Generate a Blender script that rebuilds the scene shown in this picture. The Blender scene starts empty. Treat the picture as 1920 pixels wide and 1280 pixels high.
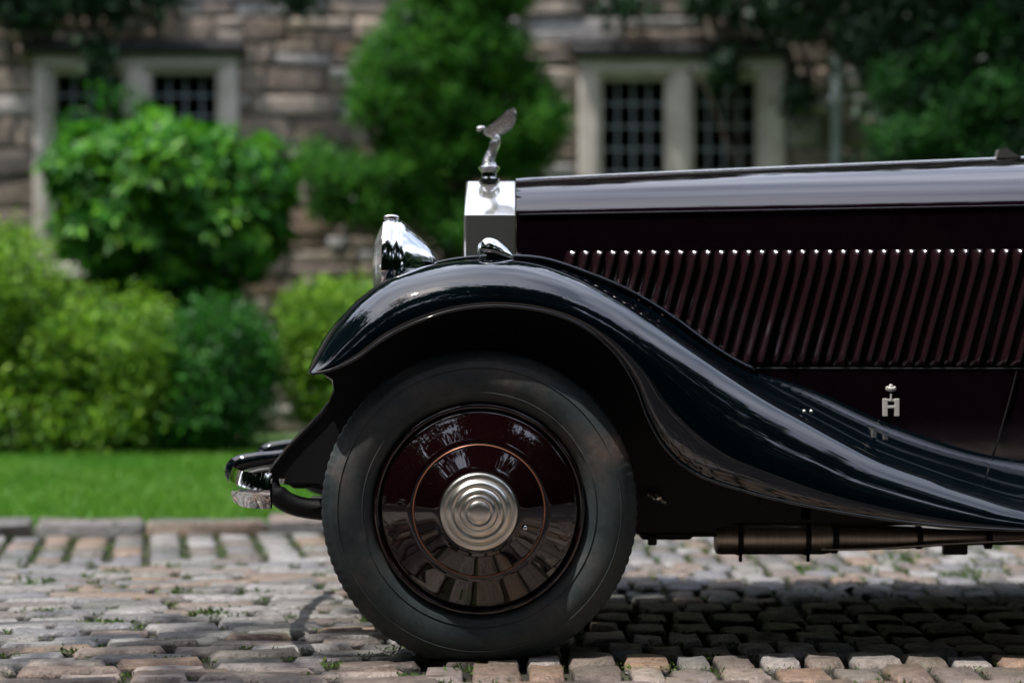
import bpy, math, random
import numpy as np
from mathutils import Vector, Matrix
rnd = random.Random(7)
rng = np.random.default_rng(11)
R = math.radians
sc = bpy.context.scene
COL = sc.collection

# ------------------------------------------------------------------ camera
F, D, H = 3780.0, 5.0, 0.79          # focal length in photo pixels, metres to wheel plane, eye height
cd = bpy.data.cameras.new('camera'); cam = bpy.data.objects.new('camera', cd); COL.objects.link(cam)
cam.location = (0, -D, H); cam.rotation_euler = (R(90), 0, 0)
cd.sensor_width = 36; cd.lens = F / 1920 * 36; cd.clip_end = 400; cd.clip_start = 0.1
cd.dof.use_dof = True; cd.dof.focus_distance = 5.08; cd.dof.aperture_fstop = 1.5
sc.camera = cam
# ------------------------------------------------------------------ sky, sun, exposure
SUN = Vector((-0.36, -0.15, 0.93)).normalized()
w = bpy.data.worlds.new('World'); sc.world = w; w.use_nodes = True
nt = w.node_tree; nt.nodes.clear()
sky = nt.nodes.new('ShaderNodeTexSky'); sky.sky_type = 'NISHITA'; sky.sun_disc = False
sky.sun_elevation = math.asin(SUN.z); sky.sun_rotation = math.atan2(SUN.x, SUN.y)
sky.dust_density = 4.0; sky.air_density = 1.3
bg = nt.nodes.new('ShaderNodeBackground'); bg.inputs[1].default_value = 0.15
wo = nt.nodes.new('ShaderNodeOutputWorld')
tc = nt.nodes.new('ShaderNodeTexCoord'); mpg = nt.nodes.new('ShaderNodeMapping'); mpg.inputs['Scale'].default_value = (1, 1, 2.2)
cn = nt.nodes.new('ShaderNodeTexNoise'); cn.inputs['Scale'].default_value = 2.2; cn.inputs['Detail'].default_value = 6
cr_ = nt.nodes.new('ShaderNodeValToRGB'); cr_.color_ramp.elements[0].position = .36; cr_.color_ramp.elements[1].position = .62
cr_.color_ramp.elements[0].color = (.18, .18, .18, 1); cr_.color_ramp.elements[1].color = (.95, .95, .95, 1)
cm = nt.nodes.new('ShaderNodeMix'); cm.data_type = 'RGBA'; cm.inputs[7].default_value = (8.5, 9.0, 10.6, 1)
nt.links.new(tc.outputs['Generated'], mpg.inputs[0]); nt.links.new(mpg.outputs[0], cn.inputs[0]); nt.links.new(cn.outputs[0], cr_.inputs[0])
nt.links.new(cr_.outputs[0], cm.inputs[0]); nt.links.new(sky.outputs[0], cm.inputs[6])
nt.links.new(cm.outputs[2], bg.inputs[0]); nt.links.new(bg.outputs[0], wo.inputs[0])
sl = bpy.data.lights.new('sun', 'SUN'); sl.energy = 3.7; sl.angle = R(0.55); sl.color = (1, .965, .90)
so = bpy.data.objects.new('sun', sl); COL.objects.link(so)
so.rotation_euler = SUN.to_track_quat('Z', 'Y').to_euler(); so.location = (0, 0, 20)
sc.view_settings.view_transform = 'Standard'; sc.view_settings.look = 'None'
sc.view_settings.exposure = 0.72; sc.view_settings.gamma = 1; sc.view_settings.use_curve_mapping = False

# ------------------------------------------------------------------ helpers
def P(px, py, Y):
    """where the sight line through a photo pixel meets the plane at depth Y"""
    s = (Y + D) / F
    return Vector(((px - 960) * s, Y, H + (640 - py) * s))

def tag(o, label=None, cat=None, group=None, kind=None):
    if label: o['label'] = label
    if cat: o['category'] = cat
    if group: o['group'] = group
    if kind: o['kind'] = kind
    return o

def link(o, parent=None):
    COL.objects.link(o)
    if parent is not None:
        o.parent = parent
        if parent.type == 'EMPTY': o.matrix_parent_inverse = Matrix.Translation(-parent.location)
    return o

def empty(name, loc=(0, 0, 0), parent=None):
    o = bpy.data.objects.new(name, None); o.location = loc; o.empty_display_size = .1
    return link(o, parent)

def mk(name, v, f, mat, parent=None, smooth=True, mats=None, kind=None, sharp=None):
    me = bpy.data.meshes.new(name)
    me.from_pydata([tuple(p) for p in v], [], [tuple(q) for q in f])
    me.materials.append(mat)
    if smooth:
        me.polygons.foreach_set('use_smooth', [True] * len(me.polygons))
        if sharp: me.set_sharp_from_angle(angle=R(sharp))
    me.update()
    o = bpy.data.objects.new(name, me); link(o, parent)
    if kind: o['kind'] = kind
    return o

def mesh_np(name, V, Fc, mat, n=4, smooth=False):
    """V (N,3), Fc (M,n) straight into a mesh"""
    me = bpy.data.meshes.new(name)
    me.vertices.add(len(V)); me.vertices.foreach_set('co', np.ascontiguousarray(V, dtype=np.float32).ravel())
    me.loops.add(Fc.size); me.loops.foreach_set('vertex_index', Fc.ravel().astype(np.int32))
    me.polygons.add(len(Fc)); me.polygons.foreach_set('loop_start', np.arange(0, Fc.size, n, dtype=np.int32))
    me.polygons.foreach_set('loop_total', np.full(len(Fc), n, dtype=np.int32))
    if smooth: me.polygons.foreach_set('use_smooth', np.ones(len(Fc), dtype=bool))
    me.materials.append(mat); me.update(calc_edges=True)
    return me

def grid(rows, cu=False, cv=False):
    """rows of points -> verts, quads"""
    nr, nc = len(rows), len(rows[0])
    v = [p for r in rows for p in r]; f = []
    for i in range(nr if cu else nr - 1):
        for j in range(nc if cv else nc - 1):
            a = i * nc + j; b = i * nc + (j + 1) % nc
            c = ((i + 1) % nr) * nc + (j + 1) % nc; d = ((i + 1) % nr) * nc + j
            f.append((a, b, c, d))
    return v, f

def join(*vf):
    V, Fs = [], []
    for v, f in vf:
        n = len(V); V += list(v); Fs += [tuple(i + n for i in q) for q in f]
    return V, Fs

def box(x0, x1, y0, y1, z0, z1, b=0.0):
    if b <= 0:
        v = [(x, y, z) for z in (z0, z1) for x, y in ((x0, y0), (x1, y0), (x1, y1), (x0, y1))]
        return v, [(0, 3, 2, 1), (4, 5, 6, 7), (0, 1, 5, 4), (1, 2, 6, 5), (2, 3, 7, 6), (3, 0, 4, 7)]
    rows = []
    for z, i in ((z0, b), (z0 + b, 0), (z1 - b, 0), (z1, b)):
        r = []
        for cx, cy, sx, sy in ((x0, y0, 1, 1), (x1, y0, -1, 1), (x1, y1, -1, -1), (x0, y1, 1, -1)):
            e = [(cx + sx * (i + (0 if k else b)), cy + sy * (i + (b if k else 0))) for k in (0, 1)]
            r += e if sx * sy < 0 else e[::-1]
        rows.append([(x, y, z) for x, y in r])
    v, f = grid(rows, cv=True)
    f += [tuple(range(7, -1, -1)), tuple(range(24, 32))]
    return v, f

def lathe(prof, c, axis='Y', n=64, cap=False):
    """prof list of (r, t): radius, position along axis"""
    rows = []
    for r, t in prof:
        row = []
        for k in range(n):
            a = 2 * math.pi * k / n; x, y = r * math.cos(a), r * math.sin(a)
            row.append({'Y': (c[0] + x, c[1] + t, c[2] + y), 'Z': (c[0] + x, c[1] + y, c[2] + t),
                        'X': (c[0] + t, c[1] + x, c[2] + y)}[axis])
        rows.append(row)
    v, f = grid(rows, cv=True)
    if cap: f += [tuple(range(n)), tuple(range((len(prof) - 1) * n, len(prof) * n))]
    return v, f

def tube(pts, r, n=8, caps=True):
    pts = [Vector(p) for p in pts]; rs = r if isinstance(r, (list, tuple)) else [r] * len(pts)
    rows = []; u = None
    for i, p in enumerate(pts):
        d = (pts[min(i + 1, len(pts) - 1)] - pts[max(i - 1, 0)]).normalized()
        if u is None: u = d.orthogonal().normalized()
        u = (u - d * u.dot(d)).normalized(); w_ = d.cross(u)
        rows.append([p + (u * math.cos(2 * math.pi * k / n) + w_ * math.sin(2 * math.pi * k / n)) * rs[i] for k in range(n)])
    v, f = grid(rows, cv=True)
    if caps: f += [tuple(range(n)), tuple(range((len(pts) - 1) * n, len(pts) * n))]
    return v, f

def cr(pts, m):
    """Catmull-Rom through points (Vectors), m steps each"""
    pts = [Vector(p) for p in pts]; out = []
    for i in range(len(pts) - 1):
        p0 = pts[i - 1] if i else pts[0] * 2 - pts[1]
        p1, p2 = pts[i], pts[i + 1]
        p3 = pts[i + 2] if i + 2 < len(pts) else pts[-1] * 2 - pts[-2]
        for k in range(m):
            t = k / m
            out.append(.5 * ((2 * p1) + (p2 - p0) * t + (2 * p0 - 5 * p1 + 4 * p2 - p3) * t * t + (3 * p1 - p0 - 3 * p2 + p3) * t ** 3))
    out.append(pts[-1]); return out

def extrude_poly(pts, y0, y1):
    n = len(pts)
    v = [(x, y0, z) for x, z in pts] + [(x, y1, z) for x, z in pts]
    f = [tuple(range(n)), tuple(range(2 * n - 1, n - 1, -1))] + [(i, i + n, (i + 1) % n + n, (i + 1) % n) for i in range(n)]
    return v, f

# ------------------------------------------------------------------ materials
def M(name, col=(.5, .5, .5), rough=.5, metal=0, spec=.5, coat=0):
    m = bpy.data.materials.new(name); m.use_nodes = True
    b = m.node_tree.nodes['Principled BSDF']
    b.inputs['Base Color'].default_value = (*col, 1); b.inputs['Roughness'].default_value = rough
    b.inputs['Metallic'].default_value = metal; b.inputs['Specular IOR Level'].default_value = spec
    b.inputs['Coat Weight'].default_value = coat; b.inputs['Coat Roughness'].default_value = .02
    return m
def N(m, t, **k):
    n = m.node_tree.nodes.new(t)
    for a, b in k.items(): setattr(n, a, b)
    return n
def L(m, a, b): m.node_tree.links.new(a, b)
def noise(m, scale, detail=4, vec=None, rough=.6):
    n = N(m, 'ShaderNodeTexNoise'); n.inputs['Scale'].default_value = scale
    n.inputs['Detail'].default_value = detail; n.inputs['Roughness'].default_value = rough
    if vec is not None: L(m, vec, n.inputs['Vector'])
    return n
def ramp(m, fac, stops):
    r = N(m, 'ShaderNodeValToRGB'); e = r.color_ramp.elements
    while len(e) < len(stops): e.new(.5)
    for i, (p, c) in enumerate(stops): e[i].position = p; e[i].color = (*c, 1)
    L(m, fac, r.inputs[0]); return r
def mix(m, fac, a, b, mode='MIX'):
    n = N(m, 'ShaderNodeMix', data_type='RGBA', blend_type=mode)
    for s, x in ((0, fac), (6, a), (7, b)):
        if hasattr(x, 'links'): L(m, x, n.inputs[s])
        elif s == 0: n.inputs[0].default_value = x
        else: n.inputs[s].default_value = (*x, 1)
    return n.outputs[2]
def bump(m, h, strength=.4, dist=.01):
    b = N(m, 'ShaderNodeBump'); b.inputs['Strength'].default_value = strength; b.inputs['Distance'].default_value = dist
    L(m, h, b.inputs['Height']); L(m, b.outputs[0], m.node_tree.nodes['Principled BSDF'].inputs['Normal'])
def bs(m): return m.node_tree.nodes['Principled BSDF']

def paint(name, col):
    m = M(name, col, .3, 0, 0, 1.0); bs(m).inputs['Coat IOR'].default_value = 1.78
    g = N(m, 'ShaderNodeTexCoord'); n = noise(m, 9, 3, g.outputs['Object'])
    b = N(m, 'ShaderNodeBump'); b.inputs['Strength'].default_value = .05; b.inputs['Distance'].default_value = .002
    L(m, n.outputs[0], b.inputs['Height']); L(m, b.outputs[0], bs(m).inputs['Coat Normal'])
    n2 = noise(m, 160, 3, g.outputs['Object'])
    r = ramp(m, n2.outputs[0], [(.35, (.01,) * 3), (.75, (.04,) * 3)]); L(m, r.outputs[0], bs(m).inputs['Coat Roughness'])
    return m
M_fender = paint('deep blue-black enamel', (.0010, .0026, .0042))
M_body = paint('black maroon enamel', (.0050, .0018, .0038))
M_black = M('black chassis paint', (.010, .010, .011), .5, 0, .3)
M_louvre = paint('maroon enamel of the louvres', (.016, .006, .0085)); bs(M_louvre).inputs['Coat IOR'].default_value = 1.7
for l_ in list(M_louvre.node_tree.links):
    if l_.to_socket.name == 'Coat Roughness': M_louvre.node_tree.links.remove(l_)
bs(M_louvre).inputs['Coat Roughness'].default_value = .13
M_disc = paint('maroon wheel enamel', (.0065, .0014, .0022))
M_line = M('copper coach line', (.30, .12, .07), .35, .4)
M_chrome = M('chrome', (.80, .80, .79), .045, 1)
g = N(M_chrome, 'ShaderNodeTexCoord'); n = noise(M_chrome, 30, 3, g.outputs['Object'])
bump(M_chrome, n.outputs[0], .06, .003)
M_figure = M('chrome of the figure', (.80, .79, .77), .08, 1)
g = N(M_figure, 'ShaderNodeTexCoord'); n = noise(M_figure, 130, 3, g.outputs['Object']); bump(M_figure, n.outputs[0], .9, .004)
M_satin = M('satin nickel', (.80, .77, .70), .28, 1)
M_silver = M('silvered badge enamel', (.72, .70, .66), .35, .2)
M_brass = M('tarnished exhaust steel', (.30, .22, .15), .42, 1)
g = N(M_brass, 'ShaderNodeTexCoord'); mp = N(M_brass, 'ShaderNodeMapping'); mp.inputs['Scale'].default_value = (90, 6, 6)
L(M_brass, g.outputs['Object'], mp.inputs[0]); n = noise(M_brass, 2, 5, mp.outputs[0])
r = ramp(M_brass, n.outputs[0], [(.3, (.46, .40, .33)), (.7, (.62, .54, .45))]); L(M_brass, r.outputs[0], bs(M_brass).inputs['Base Color'])
M_shell = M('polished nickel shell', (.80, .79, .77), .085, .90)
M_glasslens = M('lamp glass', (.9, .95, .95), .05); bs(M_glasslens).inputs['Transmission Weight'].default_value = .9
# tyre
M_tyre = M('patchy tyre rubber', (.02, .022, .024), .62)
g = N(M_tyre, 'ShaderNodeTexCoord'); n1 = noise(M_tyre, 5, 5, g.outputs['Object']); n2 = noise(M_tyre, 60, 4, g.outputs['Object'])
r1 = ramp(M_tyre, n1.outputs[0], [(.35, (.020, .030, .034)), (.50, (.034, .045, .048)), (.60, (.070, .066, .064)), (.70, (.15, .105, .085))])  # grey-teal rubber with random brown patches
r2 = ramp(M_tyre, n2.outputs[0], [(.3, (.75,) * 3), (.8, (1.25,) * 3)])
L(M_tyre, mix(M_tyre, 1, r1.outputs[0], r2.outputs[0], 'MULTIPLY'), bs(M_tyre).inputs['Base Color'])
r3 = ramp(M_tyre, n1.outputs[0], [(.3, (.45,) * 3), (.8, (.85,) * 3)]); L(M_tyre, r3.outputs[0], bs(M_tyre).inputs['Roughness'])
bump(M_tyre, n2.outputs[0], .35, .002)
# cobbles
def rndfac(m):
    oi = N(m, 'ShaderNodeObjectInfo'); ge = N(m, 'ShaderNodeNewGeometry')
    a = N(m, 'ShaderNodeMath', operation='ADD'); L(m, oi.outputs['Random'], a.inputs[0]); L(m, ge.outputs['Random Per Island'], a.inputs[1])
    f = N(m, 'ShaderNodeMath', operation='FRACT'); L(m, a.outputs[0], f.inputs[0]); return f.outputs[0], ge
M_cob = M('worn granite setts', rough=.55)
f, ge = rndfac(M_cob)
r1 = ramp(M_cob, f, [(0, (.13, .124, .125)), (.18, (.215, .205, .20)), (.36, (.15, .128, .117)), (.5, (.265, .255, .255)), (.66, (.195, .152, .128)), (.8, (.17, .166, .178)), (.93, (.22, .158, .118))])
r1.color_ramp.interpolation = 'CONSTANT'
n1 = noise(M_cob, 28, 6, ge.outputs['Position'], .7); n2 = noise(M_cob, 3.5, 4, ge.outputs['Position']); n3 = noise(M_cob, 140, 3, ge.outputs['Position'])
r2 = ramp(M_cob, n1.outputs[0], [(.3, (.36, .33, .31)), (.48, (.95, .95, .95)), (.72, (1.45, 1.4, 1.34))])
c = mix(M_cob, 1, r1.outputs[0], r2.outputs[0], 'MULTIPLY')
r3 = ramp(M_cob, n3.outputs[0], [(.35, (.78,) * 3), (.65, (1.18,) * 3)]); c = mix(M_cob, 1, c, r3.outputs[0], 'MULTIPLY')
r4 = ramp(M_cob, n2.outputs[0], [(.5, (0,) * 3), (.72, (.4,) * 3)])
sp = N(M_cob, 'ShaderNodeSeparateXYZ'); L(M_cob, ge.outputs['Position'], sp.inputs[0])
mr = N(M_cob, 'ShaderNodeMapRange'); L(M_cob, sp.outputs[1], mr.inputs[0])
mr.inputs[1].default_value = .05; mr.inputs[2].default_value = -.12; mr.inputs[3].default_value = 0; mr.inputs[4].default_value = .4
c = mix(M_cob, mr.outputs[0], c, mix(M_cob, 1, c, (1.35, .90, .62), 'MULTIPLY'))
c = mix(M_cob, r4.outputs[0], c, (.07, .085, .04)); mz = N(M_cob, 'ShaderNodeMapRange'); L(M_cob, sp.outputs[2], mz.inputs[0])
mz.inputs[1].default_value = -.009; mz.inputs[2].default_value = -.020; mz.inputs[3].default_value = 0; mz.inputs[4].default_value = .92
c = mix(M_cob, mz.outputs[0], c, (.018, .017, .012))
L(M_cob, c, bs(M_cob).inputs['Base Color'])
r5 = ramp(M_cob, n1.outputs[0], [(.3, (.52,) * 3), (.7, (.27,) * 3)]); L(M_cob, r5.outputs[0], bs(M_cob).inputs['Roughness'])
bump(M_cob, n1.outputs[0], 1.0, .014)
M_soil = M('mossy joint soil', rough=.95)
ge = N(M_soil, 'ShaderNodeNewGeometry'); n1 = noise(M_soil, 14, 6, ge.outputs['Position'])
r1 = ramp(M_soil, n1.outputs[0], [(.35, (.014, .011, .009)), (.55, (.028, .03, .014)), (.75, (.05, .07, .02))]); L(M_soil, r1.outputs[0], bs(M_soil).inputs['Base Color'])
bump(M_soil, n1.outputs[0], .6, .02)
M_pave = M('distant sett paving', rough=.6)
ge = N(M_pave, 'ShaderNodeNewGeometry'); br = N(M_pave, 'ShaderNodeTexBrick'); L(M_pave, ge.outputs['Position'], br.inputs['Vector'])
for k, v_ in (('Scale', 1), ('Brick Width', .24), ('Row Height', .13), ('Mortar Size', .012)): br.inputs[k].default_value = v_
br.inputs['Color1'].default_value = (.30, .26, .25, 1); br.inputs['Color2'].default_value = (.22, .17, .15, 1); br.inputs['Mortar'].default_value = (.03, .035, .018, 1)
n1 = noise(M_pave, 5, 6, ge.outputs['Position']); r1 = ramp(M_pave, n1.outputs[0], [(.3, (.6,) * 3), (.7, (1.3,) * 3)])
L(M_pave, mix(M_pave, 1, br.outputs[0], r1.outputs[0], 'MULTIPLY'), bs(M_pave).inputs['Base Color']); bump(M_pave, br.outputs[1], -.6, .02)
M_ground = M('rough grass ground', (.05, .08, .025), .95)
ge = N(M_ground, 'ShaderNodeNewGeometry'); n1 = noise(M_ground, 2, 6, ge.outputs['Position'])
r1 = ramp(M_ground, n1.outputs[0], [(.3, (.04, .10, .014)), (.7, (.08, .17, .03))]); L(M_ground, r1.outputs[0], bs(M_ground).inputs['Base Color'])
# wall stone
M_stone = M('coursed rubble stone', rough=.9)
f, ge = rndfac(M_stone)
r1 = ramp(M_stone, f, [(0, (.22, .175, .145)), (.16, (.31, .255, .21)), (.32, (.14, .12, .105)), (.42, (.38, .32, .275)), (.58, (.24, .195, .17)), (.7, (.37, .35, .35)), (.82, (.29, .20, .15)), (.92, (.46, .43, .40))])
r1.color_ramp.interpolation = 'CONSTANT'
n1 = noise(M_stone, 9, 6, ge.outputs['Position'], .7); n2 = noise(M_stone, 1.3, 4, ge.outputs['Position'])
r2 = ramp(M_stone, n1.outputs[0], [(.3, (.5, .48, .45)), (.5, (1, 1, 1)), (.75, (1.35, 1.3, 1.25))])
c = mix(M_stone, 1, r1.outputs[0], r2.outputs[0], 'MULTIPLY')
r4 = ramp(M_stone, n2.outputs[0], [(.5, (0,) * 3), (.7, (.5,) * 3)]); c = mix(M_stone, r4.outputs[0], c, (.09, .08, .07))
L(M_stone, c, bs(M_stone).inputs['Base Color']); bump(M_stone, n1.outputs[0], .8, .03)
M_mortar = M('old lime mortar', (.24, .20, .165), .95)
M_frame = M('limestone window dressing', rough=.8)
ge = N(M_frame, 'ShaderNodeNewGeometry'); n1 = noise(M_frame, 4, 6, ge.outputs['Position'])
r1 = ramp(M_frame, n1.outputs[0], [(.3, (.44, .385, .34)), (.6, (.65, .59, .545)), (.8, (.71, .65, .60))]); L(M_frame, r1.outputs[0], bs(M_frame).inputs['Base Color'])
M_hood = M('weathered lead drip mould', (.028, .028, .03), .7)
M_lead = M('grey leading', (.30, .34, .38), .5, .1)
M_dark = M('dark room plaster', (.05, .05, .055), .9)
M_pipe = M('pale grey iron downpipe', (.42, .48, .54), .35)
M_pane = bpy.data.materials.new('window glass'); M_pane.use_nodes = True
t = M_pane.node_tree; t.nodes.clear(); o_ = t.nodes.new('ShaderNodeOutputMaterial'); mx = t.nodes.new('ShaderNodeMixShader')
tr = t.nodes.new('ShaderNodeBsdfTransparent'); gl = t.nodes.new('ShaderNodeBsdfGlossy'); fr = t.nodes.new('ShaderNodeFresnel')
tr.inputs[0].default_value = (.75, .85, .9, 1); gl.inputs['Roughness'].default_value = .08; fr.inputs[0].default_value = 1.6
t.links.new(fr.outputs[0], mx.inputs[0]); t.links.new(tr.outputs[0], mx.inputs[1]); t.links.new(gl.outputs[0], mx.inputs[2]); t.links.new(mx.outputs[0], o_.inputs[0])
M_bark = M('bark', (.06, .045, .035), .9)
# leaves
def leafmat(name, stops, trans=.35, rough=.45, nscale=2.5, spec=.4):
    m = M(name, rough=rough, spec=spec)
    ge = N(m, 'ShaderNodeNewGeometry'); n = noise(m, nscale, 3, ge.outputs['Position'])
    a = N(m, 'ShaderNodeMath', operation='MULTIPLY_ADD'); L(m, ge.outputs['Random Per Island'], a.inputs[0]); a.inputs[1].default_value = .55
    mm = N(m, 'ShaderNodeMath', operation='MULTIPLY_ADD'); L(m, n.outputs[0], mm.inputs[0]); mm.inputs[1].default_value = .9; mm.inputs[2].default_value = -.225
    L(m, mm.outputs[0], a.inputs[2])
    r = ramp(m, a.outputs[0], stops); L(m, r.outputs[0], bs(m).inputs['Base Color'])
    t = N(m, 'ShaderNodeBsdfTranslucent'); L(m, r.outputs[0], t.inputs[0]); x = N(m, 'ShaderNodeMixShader'); x.inputs[0].default_value = trans
    L(m, bs(m).outputs[0], x.inputs[1]); L(m, t.outputs[0], x.inputs[2])
    L(m, x.outputs[0], m.node_tree.nodes['Material Output'].inputs['Surface']); return m
M_yel = leafmat('yellow green privet leaves', [(0, (.015, .06, .010)), (.35, (.07, .19, .015)), (.68, (.23, .44, .03)), (1, (.44, .62, .07))], .4, .6, 7)
M_grn = leafmat('mid green leaves', [(0, (.008, .045, .012)), (.5, (.025, .13, .016)), (1, (.09, .32, .025))], .35, .6, 6)
M_rho = leafmat('glossy evergreen leaves', [(0, (.006, .04, .010)), (.42, (.025, .15, .014)), (.75, (.13, .38, .022)), (1, (.34, .60, .04))], .35, .5, 4.5, .3)
M_con = leafmat('conifer sprays', [(0, (.012, .06, .014)), (.45, (.04, .17, .018)), (1, (.15, .38, .03))], .25, .7, 6, .2)
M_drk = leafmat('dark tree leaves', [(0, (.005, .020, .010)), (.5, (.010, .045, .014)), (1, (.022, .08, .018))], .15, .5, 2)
M_yew = leafmat('yew leaves', [(0, (.008, .04, .012)), (.5, (.02, .09, .016)), (1, (.05, .17, .022))], .2, .6, 5, .2)
M_grass = leafmat('lawn grass', [(0, (.05, .26, .012)), (.5, (.10, .25, .022)), (1, (.21, .40, .045))], .35, .5, 1.6)
M_weed = leafmat('weeds in the joints', [(0, (.03, .07, .015)), (.5, (.06, .12, .02)), (1, (.15, .20, .03))], .3, .6, 5)

# ================================================================== SETTING
def sheet(name, x0, x1, y0, y1, z, mat, n=1):
    rows = [[(x0 + (x1 - x0) * i / n, y0 + (y1 - y0) * j / n, z) for i in range(n + 1)] for j in range(n + 1)]
    v, f = grid(rows); return tag(mk(name, v, f, mat, smooth=False), kind='structure')
sheet('ground', -150, 150, -150, 150, -.12, M_ground)
soil = sheet('joint_soil', -3.2, 4.2, -1.3, 4.6, -.030, M_soil)
pave = sheet('pavement', -24, 26, -34, 3.2, -.045, M_pave)
TH = math.atan(.178)
CU, SU = math.cos(TH), math.sin(TH)
def kerbY(x): return 3.29 + .178 * (x + 1.45)

# ---- setts ---------------------------------------------------------
def sett_mesh(k):
    q = random.Random(100 + k); u = [-.5, -.475, -.40, 0, .40, .475, .5]
    rows = []
    for j, b in enumerate(u):
        row = []
        for i, a in enumerate(u):
            ei, ej = abs(i - 3), abs(j - 3); e = max(ei, ej)
            z = {3: -1.0, 2: -.25, 1: 0, 0: 0}[e] + (q.uniform(-.075, .075) if e < 3 else 0)
            x, y = a, b
            if ei >= 2 and ej >= 2: x *= .955; y *= .955; z -= .06 if e < 3 else 0
            wob = .022 if e >= 2 else .03
            row.append((x + q.uniform(-wob, wob), y + q.uniform(-wob, wob) * 1.3, z))
        rows.append(row)
    v, f = grid(rows); return v, f
SETT = [sett_mesh(k) for k in range(10)]
SETTM = []
for k, (v, f) in enumerate(SETT):
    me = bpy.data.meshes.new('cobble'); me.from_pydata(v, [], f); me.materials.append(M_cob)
    me.polygons.foreach_set('use_smooth', [True] * len(f)); SETTM.append(me)
setts = []      # x, y, rot, length, width
def put(x, y, rot, l, w_): setts.append((x, y, rot, l, w_))
def regionA(x, y): return x < -.20 + .22 * y
v0 = -1.9
while v0 < 2.43:
    wv = rnd.uniform(.074, .112); u = -3.4 + rnd.random() * .2
    while u < 1.2:
        l = rnd.uniform(.15, .31); uc, vc = u + l / 2, v0 + wv / 2
        x, y = uc * CU - vc * SU, uc * SU + vc * CU
        if regionA(x, y) and x > -3.1 and y > -1.25: put(x, y, TH + rnd.uniform(-.03, .03), l - .012, wv - .012)
        u += l
    v0 += wv
vk = (3.29 + .178 * 1.45) * CU     # kerb line in rotated coordinates
u = -3.4
while u < 1.6:
    l = rnd.uniform(.118, .15); vv = v0
    while vv < vk - .1:
        dv = min(.26, vk - vv); uc, vc = u + l / 2, vv + dv / 2
        x, y = uc * CU - vc * SU, uc * SU + vc * CU
        if regionA(x, y) and x > -3.1: put(x, y, TH + rnd.uniform(-.02, .02), l - .022, dv - .012)
        vv += dv
    u += l
y0 = -1.25
while y0 < 4.2:
    wv = rnd.uniform(.17, .225); x = -1.2 + rnd.random() * .12
    while x < 4.1:
        l = rnd.uniform(.095, .145)
        if not regionA(x + l / 2, y0 + wv / 2) and y0 + wv < kerbY(x) - .02: put(x + l / 2, y0 + wv / 2, rnd.uniform(-.03, .03), l - .014, wv - .014)
        x += l
    y0 += wv
def proj(x, y, z=0): s = F / (y + D); return 960 + x * s, 640 + (H - z) * s
def cobble_rank(t):
    px, py = proj(t[0], t[1]); vis = -40 < px < 1960 and py < 1300
    if 610 < px < 1190 and py < 1235: vis = False
    return (0 if vis else 1, t[1] if vis else abs(t[0]) + abs(t[1]))
setts.sort(key=cobble_rank)
JV, JF = [], []
for i, (x, y, rot, l, w_) in enumerate(setts):
    k = rnd.randrange(10); z = rnd.uniform(-.009, .005); h = .055
    if rnd.random() < .5: rot += math.pi
    tx, ty = rnd.uniform(-.045, .045), rnd.uniform(-.03, .03)
    if i < 299:
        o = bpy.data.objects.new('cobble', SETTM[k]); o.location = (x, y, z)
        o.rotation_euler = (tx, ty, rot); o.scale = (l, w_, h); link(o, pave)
    else:
        v, f = SETT[k]; c_, s_ = math.cos(rot), math.sin(rot); n = len(JV)
        JV += [(x + a * l * c_ - b * w_ * s_, y + a * l * s_ + b * w_ * c_, z + c * h) for a, b, c in v]
        JF += [tuple(q + n for q in p) for p in f]
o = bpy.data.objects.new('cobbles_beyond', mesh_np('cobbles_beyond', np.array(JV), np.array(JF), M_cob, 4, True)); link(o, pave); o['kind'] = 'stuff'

# ---- foliage tools -------------------------------------------------
def leaves_mesh(name, C, A, Nn, Ln, Wd, mat):
    """folded leaf: 6 verts, 2 quads"""
    A = A / np.linalg.norm(A, axis=1, keepdims=True)
    S = np.cross(A, Nn); S /= (np.linalg.norm(S, axis=1, keepdims=True) + 1e-9); U = np.cross(S, A)
    Ln = Ln[:, None]; Wd = Wd[:, None]
    b = C - A * Ln * .5; t = C + A * Ln * .5 - U * Ln * .12
    m = C + U * Ln * .03
    l1 = m - S * Wd * .5 + A * Ln * .05 + U * Wd * .18; r1 = m + S * Wd * .5 + A * Ln * .05 + U * Wd * .18
    V = np.stack([b, l1, t, r1], 1).reshape(-1, 3)
    n = len(C); base = np.arange(n)[:, None] * 4
    Fc = base + np.array([[0, 1, 2, 3]])
    return mesh_np(name, V, Fc, mat, 4)
def unit(n):
    d = rng.normal(size=(n, 3)); return d / np.linalg.norm(d, axis=1, keepdims=True)
def crown(lobes, nc, per, spread, depth=.45, front=0.0):
    """tuft centres near the skin of the lobes, leaves round each tuft"""
    lb = np.array(lobes, float); wgt = (lb[:, 3] * lb[:, 5]) ** 1.0; wgt /= wgt.sum()
    pick = rng.choice(len(lb), nc, p=wgt); d = unit(nc)
    if front: d[:, 1] -= front; d /= np.linalg.norm(d, axis=1, keepdims=True)
    rad = 1 - depth * rng.random(nc) ** 1.6
    rad *= 1 + .10 * np.sin(d[:, 0] * 7 + pick * 2.1) * np.sin(d[:, 2] * 6 + pick)
    T = lb[pick, :3] + d * rad[:, None] * lb[pick, 3:]
    C = np.repeat(T, per, 0) + rng.normal(size=(nc * per, 3)) * spread
    Dn = np.repeat(d, per, 0)
    return C, Dn, np.repeat(np.arange(nc), per)
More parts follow.
